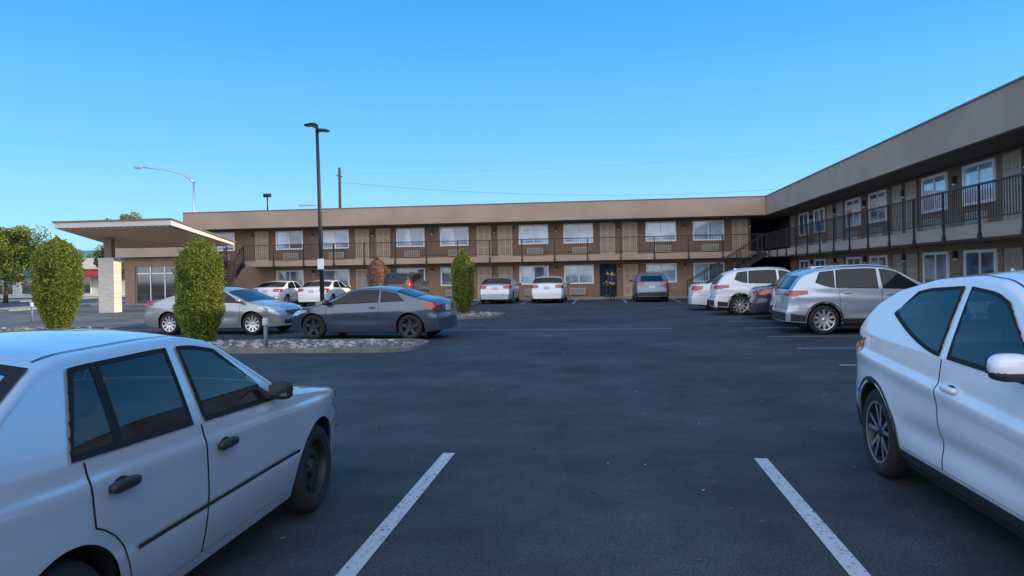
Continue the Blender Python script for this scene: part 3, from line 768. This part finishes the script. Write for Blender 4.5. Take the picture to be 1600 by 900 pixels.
    if S.get('clad'):
        cl=S['clad']; g=MB()
        for s in (-1,1):
            for xw in xws:
                A=[];B=[]
                for k in range(17):
                    a=math.pi*(-.04+1.08*k/16); A.append((xw-(Ra+.001)*math.cos(a),r+(Ra+.002)*math.sin(a))); B.append((xw-(Ra+.045)*math.cos(a),r+(Ra+.045)*math.sin(a)))
                patch(g,A,B,32,2,'side',s,.008)
            patch(g,[(-wb/2+Ra+.03,sill+.005),(wb/2-Ra-.03,sill+.005)],[(-wb/2+Ra+.03,sill+cl),(wb/2-Ra-.03,sill+cl)],20,3,'side',s,.012)
            patch(g,[(xr+.02,sill+.06),(-wb/2-Ra-.02,sill+.04)],[(xr+.02,sill+.24),(-wb/2-Ra-.02,sill+.2)],8,3,'side',s,.008)
            patch(g,[(wb/2+Ra+.02,sill+.04),(xf-.02,sill+.06)],[(wb/2+Ra+.02,sill+.16),(xf-.02,sill+.2)],8,3,'side',s,.008)
        patch(g,[(-hw*.8,sill+.07),(hw*.8,sill+.07)],[(-hw*.8,sill+.26),(hw*.8,sill+.26)],14,3,'end',-1,.008)
        g.build('lower_cladding',PLAST,car)
    for s in (-1,1):
        dl=[]
        for (d0,d1) in S['doors']:
            def edge(e0,e1,dz,dt):
                B=[];T=[]
                for k in range(15):
                    x=e0+(e1-e0)*k/14; lo=max(sill+(S['clad']+.02 if S.get('clad') else .07),arch(x,Ra+.06)+0.0 if abs(x+wb/2)<Ra+.06 or abs(x-wb/2)<Ra+.06 else 0)
                    B.append((x,lo-dz)); T.append((x,belt(x)-.004+dt))
                return B,T
            NU,NV=(44,56) if near else (22,18)
            g=MB(); B,T=edge(d0-.006,d1+.006,.006,.0); patch(g,B,T,NU,NV,'side',s,.0025)
            seam=g
            g=MB(); B,T=edge(d0,d1,0,-.0); patch(g,B,T,NU,NV,'side',s,.0055)
            dr=g.build('door',pm,car); dl.append(dr); seam.build('door_seal',SEAM,dr)
            if not (S.get('hide_rear_handle') and d1<.2):
                hx=d0+.10; hz=belt(hx)-S.get('hdrop',.12); c=cast('side',s,(hx+.07,hz),.0)
                if c:
                    g=MB(); g.ell((c.x,c.y+s*.024,c.z),(.09,.022,.018),14,8,p=.5); g.ell((c.x,c.y+s*.002,c.z-.004),(.065,.010,.030),14,6,mi=1)
                    if S.get('bigh'): g.v=[(vx,vy,c.z+(vz-c.z)*1.2) for vx,vy,vz in g.v]
                    g.build('door_handle',[S.get('handle') or pm,SEAM],dr)
        for wi_,(xb0,xb1,xt0,xt1,di) in enumerate(S['wins']):
            par=dl[di] if di is not None else car
            if near:
                g=MB(); patch(g,loop(*mkwin(wi_,.013)),loop(*mkwin(wi_,-.014)),88,2,'side',s,.0085)
            else:
                g=MB(); B,T=mkwin(wi_,.014); patch(g,B,T,18,8,'side',s,.0062)
            sl_=g
            g=MB(); B,T=mkwin(wi_,0); patch(g,B,T,18,8,'side',s,.0065 if near else .0085)
            w_=g.build('side_window',glass if di!=0 or len(S['doors'])<2 else rglass,par)
            sl_.build('window_seal',SEAM,par)
        if S.get('strip'):
            g=MB(); z=S['strip']
            for (x0,x1) in ((xr+.25,-wb/2-Ra-.03),(-wb/2+Ra+.06,wb/2-Ra-.02),(wb/2+Ra+.03,xf-.25)):
                patch(g,[(x0,z),(x1,z)],[(x0,z+.020),(x1,z+.020)],max(4,int((x1-x0)/.08)),2,'side',s,.014)
            g.build('side_moulding',PLAST,car)
        hx,hz0,hz1=S.get('hl',(xf-.5,.62,.76))
        g=MB(); patch(g,[(hx,hz1-.05),(xf-.01,hz0)],[(hx+.02,hz1+.0),(xf-.01,hz1)],14,5,'side',s,.006)
        patch(g,[(s*hw*.93,hz0),(s*hw*.48,hz0+.02)],[(s*hw*.93,hz1),(s*hw*.50,hz1-.01)],14,5,'end',1,.006)
        g.build('headlight',HEADL,car)
        tx,tz0,tz1,ty=S.get('tl',(xr+.3,.75,.92,.5))
        g=MB(); patch(g,[(xr+.008,tz0),(tx,tz0+.06)],[(xr+.008,tz1),(tx,tz1)],12,5,'side',s,.006)
        patch(g,[(s*hw*.95,tz0),(s*hw*ty,tz0+.03)],[(s*hw*.95,tz1),(s*hw*ty,tz1-.01)],12,5,'end',-1,.006)
        g.build('taillight',TAILL,car)
        mx=S['wind'][0]-.20 if 'mx' not in S else S['mx']; c=cast('side',s,(mx,belt(mx)+.03),0)
        if c:
            ms=S.get('msz',(.065,.105,.065)); my=ms[1]+.025; mz=S.get('mz',.05)
            g=MB(); g.ell((c.x,c.y+s*my,c.z+mz),(ms[0],ms[1],ms[2]),18,12,p=.75)
            mo=g.build('wing_mirror',mirror or pm,car)
            g=MB(); g.bar((c.x,c.y-s*.01,c.z+mz-.04),(c.x,c.y+s*.09,c.z+mz-.03),.07,.035); g.ell((c.x,c.y+s*my,c.z+mz-ms[2]*.55),(ms[0]*.97,ms[1]*.96,ms[2]*.62),14,8,p=.7); g.build('mirror_base',PLAST,mo)
            g=MB(); g.box(c.x-ms[0]-.004,c.x-ms[0]*.85,*sorted((c.y+s*(my-ms[1]*.8),c.y+s*(my+ms[1]*.8))),c.z+mz-ms[2]*.65,c.z+mz+ms[2]*.65); g.build('mirror_glass',GLASSL,mo)
    for xa,xb,nm in tops:
        g=MB(); g.grid([[cast('top',1,p,.006) for p in row] for row in topgrid_pts(xa,xb,0)]); par=g.build(nm,glass,car)
        if near:
            A=toploop(xa,xb,.016);B=toploop(xa,xb,-.040); g=MB(); g.grid([[cast('top',1,a,.0085),cast('top',1,((a[0]+b[0])/2,(a[1]+b[1])/2),.0085),cast('top',1,b,.0085)] for a,b in zip(A,B)])
        else:
            g=MB(); g.grid([[cast('top',1,p,.003) for p in row] for row in topgrid_pts(xa,xb,.03)])
        g.build('glass_seal',SEAM,par)
    if rg[0]!='top':
        z0,z1,ya,yb=rg[1:]
        g=MB(); patch(g,[(-ya,z0),(ya,z0)],[(-yb,z1),(yb,z1)],14,8,'end',-1,.008); o=g.build('rear_window',glass,car)
        g=MB()
        if near: patch(g,loop([(-ya-.03,z0-.03),(ya+.03,z0-.03)],[(-yb-.03,z1+.02),(yb+.03,z1+.02)]),loop([(-ya+.05,z0+.04),(ya-.05,z0+.04)],[(-yb+.05,z1-.04),(yb-.05,z1-.04)]),60,2,'end',-1,.010)
        else: patch(g,[(-ya-.03,z0-.03),(ya+.03,z0-.03)],[(-yb-.03,z1+.02),(yb+.03,z1+.02)],14,8,'end',-1,.004)
        g.build('glass_seal',SEAM,o)
    g=MB(); z=S.get('gz',(.56,.68)); patch(g,[(-hw*.45,z[0]),(hw*.45,z[0])],[(-hw*.48,z[1]),(hw*.48,z[1])],14,3,'end',1,.006); patch(g,[(-hw*.6,.30),(hw*.6,.30)],[(-hw*.62,.42),(hw*.62,.42)],14,3,'end',1,.006); g.build('grille',PLAST,car)
    pz=S.get('pz',.78); c=cast('end',-1,(0,pz),0)
    if c: g=MB(); g.box(c.x-.022,c.x-.004,-.155,.155,pz-.08,pz+.08); g.build('license_plate',PLATE,car)
    zz=S.get('bz',.60)
    def sm(P,Q,nu,mode,sg):
        g=MB(); patch(g,P,Q,nu,1,mode,sg,.003); g.build('panel_seam',SEAM,car)
    sm([(-hw*.9,zz),(hw*.9,zz)],[(-hw*.9,zz+.008),(hw*.9,zz+.008)],24,'end',-1)
    for s in (-1,1): 
        sm([(xr+.02,zz),(-wb/2-Ra*.8,zz+.01)],[(xr+.02,zz+.007),(-wb/2-Ra*.8,zz+.017)],12,'side',s)
        sm([(xf-.02,zz-.02),(wb/2+Ra*.85,zz-.05)],[(xf-.02,zz-.013),(wb/2+Ra*.85,zz-.043)],12,'side',s)
        sm([(cw,s*hw*.74),(xf-.12,s*hw*.66)],[(cw,s*(hw*.74+.008)),(xf-.12,s*(hw*.66+.008))],24,'top',1)
        if near:
            P=[];Q=[]
            for k in range(30):
                x=rg[2]+.05+(hd-.05-rg[2])*k/29 if rg[0]=='top' else -1.3+(hd+1.25)*k/29
                y=s*(yside(x,ztop(x)-.1)-.075); P.append((x,y)); Q.append((x,y-s*.010))
            sm(P,Q,40,'top',1)
    if S.get('rails'):
        for s in (-1,1):
            g=MB(); pts=[]
            for k in range(12):
                x=-1.35+1.75*k/11; z=ztop(x); y=s*(yside(x,z-.1)-.10); c=cast('top',1,(x,y),0)
                if c: pts.append((c.x,c.y,c.z+(.035 if 0<k<11 else .0)))
            g.tube(pts,.014,6); g.build('roof_rail',ALLOY if S['rails']==2 else PLAST,car)
    if S.get('fin'):
        c=cast('top',1,(S['fin'],0),0)
        g=MB(); g.add([(c.x-.1,0,c.z+.05),(c.x+.08,0,c.z-.005),(c.x-.1,.025,c.z-.01),(c.x-.1,-.025,c.z-.01)],[(0,1,2),(0,3,1),(0,2,3)]); g.build('antenna_fin',pm,car)
    for xw in xws:
        for s in (-1,1): make_wheel(car,xw,s*(hw-.115),r,style,s)
    return car
COROLLA=dict(W=1.70,xr=-2.26,xf=1.93,wb=2.465,r=.30,belt=(.895,-.035),tum=.34,sill=.20,rr=.035,rr2=.045,seat=-.42,crease=.008,creasez=.80,
  top=[(-2.26,.60),(-2.24,.90),(-2.19,1.0),(-2.0,1.03),(-1.78,1.045),(-1.66,1.06),(-1.16,1.345),(-.98,1.372),(-.4,1.382),(-.1,1.374),(.14,1.328),(.74,.965),(.84,.925),(1.3,.875),(1.72,.81),(1.88,.73),(1.93,.58)],
  doors=[(-1.08,-.25),(-.235,.76)],wins=[(-1.14,-.872,-.99,-.86,0),(-.845,-.32,-.832,-.32,0),(-.19,.61,-.21,.11,1)],wind=(.74,.14),rear=('top',-1.68,-1.14),
  strip=.50,handle=PLAST,bigh=1,hdrop=.13,hl=(1.58,.60,.72),tl=(-2.0,.72,.90,.55),gz=(.56,.66),mx=.52,msz=(.05,.068,.052),gap=.05,trunkz=.96)
HRV=dict(W=1.78,xr=-1.98,xf=1.95,wb=2.61,r=.34,belt=(1.03,-.035),tum=.40,sill=.25,clad=.07,gap=.045,crease=.026,creasez=.83,creaseb=-.06,scoop=.035,seat=-.25,
  top=[(-1.98,.60),(-1.97,.95),(-1.94,1.08),(-1.70,1.29),(-1.56,1.39),(-1.25,1.495),(-.75,1.58),(-.25,1.605),(.1,1.575),(.35,1.50),(1.08,1.10),(1.18,1.06),(1.6,.99),(1.85,.88),(1.94,.74),(1.95,.6)],
  doors=[(-1.00,-.20),(-.185,.86)],wins=[(-1.14,-.25,-.90,-.31,0),(-.12,.84,-.20,.26,1)],lift={0:.19},wind=(1.08,.35),rear=('end',1.12,1.36,.56,.5),hide_rear_handle=1,hdrop=.16,
  hl=(1.5,.72,.84),tl=(-1.60,.88,1.05,.45),mx=.80,msz=(.07,.10,.065),mz=.085,fin=-.95,gz=(.62,.74),pz=.80,rdrop=.02)
ROGUE=dict(W=1.84,xr=-2.14,xf=2.10,wb=2.70,r=.36,belt=(1.10,-.03),tum=.36,sill=.27,clad=.12,crease=.022,creasez=.86,creaseb=-.05,scoop=.035,
  top=[(-2.14,.60),(-2.13,.98),(-2.10,1.10),(-1.94,1.36),(-1.82,1.50),(-1.5,1.61),(-.9,1.68),(-.3,1.70),(.15,1.665),(.42,1.59),(1.12,1.17),(1.25,1.12),(1.75,1.03),(2.0,.91),(2.09,.76),(2.10,.6)],
  doors=[(-.98,-.02),(0.0,1.0)],wins=[(-1.52,-1.10,-1.40,-1.08,None),(-1.05,-.09,-1.01,-.09,0),(.03,.97,.01,.38,1)],lift={0:.12},wind=(1.12,.42),rear=('end',1.14,1.42,.60,.52),
  hl=(1.65,.76,.90),tl=(-1.72,.93,1.08,.5),rails=2,fin=-1.3,pz=.86,bz=.64)
SEDAN=dict(W=1.81,xr=-2.22,xf=2.05,wb=2.72,r=.325,belt=(.97,-.03),tum=.42,sill=.21,crease=.016,creasez=.76,creaseb=-.05,scoop=.025,
  top=[(-2.22,.62),(-2.20,.95),(-2.14,1.06),(-1.95,1.09),(-1.68,1.11),(-.98,1.38),(-.6,1.44),(-.1,1.465),(.2,1.45),(.48,1.38),(1.22,1.00),(1.32,.975),(1.75,.89),(1.96,.78),(2.04,.68),(2.05,.58)],
  doors=[(-1.02,-.07),(-.05,.98)],wins=[(-1.16,-.12,-.88,-.13,0),(-.01,1.02,-.03,.42,1)],wind=(1.22,.48),rear=('top',-1.70,-.98),
  hl=(1.55,.66,.80),tl=(-1.88,.80,.99,.5),trunkz=1.05,pz=.84)
COUPE=dict(W=1.76,xr=-1.98,xf=1.96,wb=2.66,r=.325,belt=(.94,-.04),tum=.42,sill=.20,crease=.014,creasez=.74,scoop=.02,
  top=[(-1.98,.62),(-1.96,.93),(-1.90,1.02),(-1.78,1.06),(-1.5,1.13),(-.95,1.31),(-.45,1.39),(-.15,1.40),(.15,1.38),(.38,1.32),(1.12,.955),(1.22,.93),(1.62,.86),(1.85,.76),(1.95,.66),(1.96,.56)],
  doors=[(-.50,.95)],wins=[(-1.18,-.56,-.95,-.54,None),(-.46,.94,-.46,.34,0)],wind=(1.12,.36),rear=('top',-1.48,-.94),
  hl=(1.5,.62,.76),tl=(-1.70,.76,.94,.55),pz=.80)
VAN=dict(W=1.92,xr=-2.3,xf=2.2,wb=2.85,r=.36,belt=(1.14,-.01),tum=.26,sill=.28,
  top=[(-2.3,.60),(-2.29,1.05),(-2.24,1.2),(-2.12,1.66),(-2.0,1.76),(-1.4,1.80),(-.2,1.81),(.3,1.77),(.55,1.70),(1.25,1.20),(1.35,1.16),(1.85,1.07),(2.1,.95),(2.19,.8),(2.2,.6)],
  doors=[(-1.0,-.02),(0,1.05)],wins=[(-1.95,-1.10,-1.85,-1.08,None),(-1.04,-.08,-1.02,-.08,0),(.04,1.05,.02,.50,1)],wind=(1.25,.55),rear=('end',1.2,1.62,.66,.6),hl=(1.75,.8,.98),tl=(-2.1,.95,1.35,.78),rails=1,pz=.95)
CG='cars parked in the motel lot'
make_car('pale silver old sedan with black wheels filling the lower left','car',(-2.80,3.66,0),90.5,COROLLA,P_COR,CG,style='steel',mirror=PLAST,glass=GLASSC,near=True)
make_car('white hatchback crossover with black trim at the right edge, nearest on that side','car',(2.97,4.72,0),-90,HRV,P_HRV,CG,style='two',glass=GLASSC,rglass=GLASST,near=True)
make_car('silver sedan facing right behind the near columnar shrub','car',(-11.15,20.9,0),-6,SEDAN,P_CHAMP,CG,style='ten',zs=.88)
make_car('blue grey two door coupe facing left in front of the red shrub','car',(-6.0,18.95,0),173,COUPE,P_GREY,CG,style='dark',zs=.95)
make_car('white sedan parked under the far wing, left of the tall lamp pole','car',(-15.9,41.2,0),90,SEDAN,P_WHITE,CG)
make_car('white sedan parked nearest the left stairs, half behind another white sedan','car',(-18.9,41.9,0),90,SEDAN,P_WHITE,CG)
make_car('black van parked at the far wing behind the blue grey coupe','car',(-11.2,41.3,0),90,VAN,P_BLACK,CG)
make_car('silver sedan parked beside the green cone shrub, rear to the viewer','car',(-5.7,41.3,0),90,SEDAN,P_SILV,CG)
make_car('white sedan parked left of the dark doorway, rear to the viewer','car',(-2.9,41.3,0),90,SEDAN,P_WHITE,CG)
make_car('dark blue grey hatchback parked right of the dark doorway','car',(2.6,41.0,0),90,HRV,P_DSIL,CG)
make_car('silver blue crossover side on in the right row, nearest of that row','car',(6.72,19.62,0),0,ROGUE,P_ROG,CG,style='ten')
make_car('black crossover mostly hidden behind the silver blue crossover','car',(7.25,22.35,0),0,ROGUE,P_BLACK,CG)
make_car('dark navy sedan between the silver blue crossover and the white crossover','car',(7.2,25.05,0),0,SEDAN,P_NAVY,CG,zs=.93)
make_car('white crossover in the middle of the right row','car',(6.2,27.7,0),0,ROGUE,P_WHITE,CG)
make_car('white sedan at the far end of the right row','car',(5.9,31.1,0),0,SEDAN,P_WHITE,CG)
# ------------------------------------------------------------------ people
def skin(name,V,E,rad,m,parent,sub=2):
    me=bpy.data.meshes.new(name); me.from_pydata(V,E,[]); me.materials.append(m)
    o=bpy.data.objects.new(name,me); COL.objects.link(o); o.parent=parent
    md=o.modifiers.new('s','SKIN'); md.use_smooth_shade=True
    ss=o.modifiers.new('ss','SUBSURF'); ss.levels=sub; ss.render_levels=sub
    if not me.skin_vertices: 
        bm=bmesh.new(); bm.from_mesh(me); bm.verts.layers.skin.verify(); bm.to_mesh(me); bm.free()
    for i,rr in enumerate(rad): me.skin_vertices[0].data[i].radius=(rr[0],rr[1]) if isinstance(rr,tuple) else (rr,rr)
    me.skin_vertices[0].data[0].use_root=True
    return o
def person(loc,rz,label,shirt,trous,hair,h=1.74,arm=0.25):
    k=h/1.74; rt=empty('person',loc,R(rz)); tag(rt,label,'person'); rt.scale=(k,k,k)
    SK=M('skin',(.42,.26,.18),.6)
    V=[(0,0,.95),(0,0,1.12),(0,0,1.30),(0,.0,1.42),(0,.01,1.50),(0,.02,1.58),(0,.02,1.70),
       (.17,0,1.41),(.22,.02,1.15),(.22,.12+arm*.3,.94),(.21,.16+arm*.4,.86),
       (-.17,0,1.41),(-.23,0,1.14),(-.24,.08,.90),(-.24,.10,.81),
       (.09,0,.90),(.11,.03,.50),(.11,0,.09),(.11,.12,.04),
       (-.09,0,.90),(-.12,-.02,.50),(-.13,-.06,.09),(-.14,.06,.04)]
    E=[(0,1),(1,2),(2,3),(3,4),(4,5),(5,6),(3,7),(7,8),(8,9),(9,10),(3,11),(11,12),(12,13),(13,14),(0,15),(15,16),(16,17),(17,18),(0,19),(19,20),(20,21),(21,22)]
    rad=[(.14,.10),(.13,.09),(.15,.10),(.12,.08),.05,(.07,.09),(.065,.08),.06,.045,.035,.035,.06,.045,.035,.035,.085,.06,.045,.035,.085,.06,.045,.035]
    skin('body',V,E,rad,SK,rt)
    V2=[(0,0,.93),(0,0,1.12),(0,0,1.30),(0,0,1.42),(.18,0,1.41),(.225,.02,1.15),(.22,.11+arm*.3,.95),(-.18,0,1.41),(-.235,0,1.14),(-.24,.075,.92)]
    skin('jacket',V2,[(0,1),(1,2),(2,3),(3,4),(4,5),(5,6),(3,7),(7,8),(8,9)],[(.17,.125),(.155,.115),(.175,.125),(.13,.09),.08,.065,.05,.08,.065,.05],shirt,rt)
    V3=[(0,0,.96),(.095,0,.86),(.11,.03,.50),(.11,0,.10),(-.095,0,.86),(-.12,-.02,.50),(-.13,-.06,.10)]
    skin('trousers',V3,[(0,1),(1,2),(2,3),(0,4),(4,5),(5,6)],[(.15,.11),.105,.08,.065,.105,.08,.065],trous,rt)
    g=MB(); g.ell((.11,.05,.045),(.05,.13,.045),12,6); g.ell((-.135,-.01,.045),(.05,.13,.045),12,6); g.build('shoes',PLAST,rt)
    g=MB(); g.ell((0,-.01,1.665),(.088,.105,.095),14,10); g.build('hair',hair,rt)
    g=MB(); g.ell((0,.115,1.62),(.013,.02,.018),8,6)
    for s in (-1,1): g.ell((s*.08,.02,1.62),(.012,.02,.03),8,6)
    g.build('face_features',SK,rt)
    return rt
HAIR=M('dark_hair',(.02,.015,.012),.7)
person((.60,42.8,0),20,'person in dark blue jacket and dark trousers, back turned, at the dark doorway',M('blue_cloth',(.03,.045,.10),.9),M('dark_trousers',(.02,.02,.03),.9),HAIR,1.76)
person((.36,44.9,.1),30,'person in black clothes behind the person in the blue jacket',M('black_cloth',(.015,.015,.02),.9),M('denim',(.02,.025,.04),.9),HAIR,1.66)
# ------------------------------------------------------------------ light
EL=R(15); AZ=R(86)
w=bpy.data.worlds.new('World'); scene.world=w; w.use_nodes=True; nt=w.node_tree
bg=nt.nodes['Background']; sky=nt.nodes.new('ShaderNodeTexSky'); sky.sky_type='NISHITA'; sky.sun_disc=False
sky.sun_elevation=EL; sky.sun_rotation=AZ; sky.air_density=1.0; sky.dust_density=.2; sky.ozone_density=2.5
STR=.15
tc=nt.nodes.new('ShaderNodeTexCoord'); sx=nt.nodes.new('ShaderNodeSeparateXYZ'); nt.links.new(tc.outputs['Generated'],sx.inputs[0])
ra=nt.nodes.new('ShaderNodeValToRGB'); nt.links.new(sx.outputs['Z'],ra.inputs['Fac'])
e=ra.color_ramp.elements
stops=[(0,(.48,.79,.93)),(.06,(.37,.74,.97)),(.16,(.20,.60,.97)),(.30,(.085,.43,.90)),(.42,(.05,.34,.82)),(1,(.10,.33,.72))]
e[0].position=0; e[0].color=(*stops[0][1],1); e[1].position=1; e[1].color=(*stops[-1][1],1)
for p_,c_ in stops[1:-1]:
    k=e.new(p_); k.color=(*c_,1)
def vm(op,a,b):
    n=nt.nodes.new('ShaderNodeVectorMath'); n.operation=op
    for i,v in enumerate((a,b)):
        if isinstance(v,tuple): n.inputs[i].default_value=v
        else: nt.links.new(v,n.inputs[i])
    return n.outputs[0]
# sky half behind the viewer (toward -Y) whitened and brightened as added fill light
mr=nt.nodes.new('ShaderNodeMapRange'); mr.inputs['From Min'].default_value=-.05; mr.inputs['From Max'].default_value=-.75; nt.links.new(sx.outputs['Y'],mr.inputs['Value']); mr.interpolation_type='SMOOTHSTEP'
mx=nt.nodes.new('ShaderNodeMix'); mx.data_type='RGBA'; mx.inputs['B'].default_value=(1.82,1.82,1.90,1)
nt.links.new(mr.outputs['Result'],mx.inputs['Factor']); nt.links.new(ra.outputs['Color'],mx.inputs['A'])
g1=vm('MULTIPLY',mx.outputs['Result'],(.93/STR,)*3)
g2=vm('MULTIPLY',sky.outputs['Color'],(.10,.2,.4))
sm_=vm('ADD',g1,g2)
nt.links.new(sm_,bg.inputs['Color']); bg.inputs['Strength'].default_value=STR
L=bpy.data.lights.new('Sun','SUN'); L.energy=4.8; L.angle=R(.53); L.color=(1,.86,.66)
lo=bpy.data.objects.new('Sun',L); COL.objects.link(lo)
sd=Vector((math.sin(AZ)*math.cos(EL),math.cos(AZ)*math.cos(EL),math.sin(EL)))
lo.rotation_euler=sd.to_track_quat('Z','Y').to_euler(); lo.location=(20,10,30)
# ------------------------------------------------------------------ camera
cam=bpy.data.cameras.new('Camera'); co=bpy.data.objects.new('Camera',cam); COL.objects.link(co)
cam.sensor_width=36; cam.lens=F/1600*36; cam.shift_y=-22.5/1600; cam.clip_end=3000; cam.clip_start=.05
co.matrix_world=Matrix.Translation((0,0,CH))@Matrix.Rotation(TH,4,'Z')@Matrix.Rotation(R(90),4,'X')@Matrix.Rotation(-RO,4,'Z')
scene.camera=co
scene.view_settings.view_transform='Standard'; scene.view_settings.look='None'; scene.view_settings.exposure=0
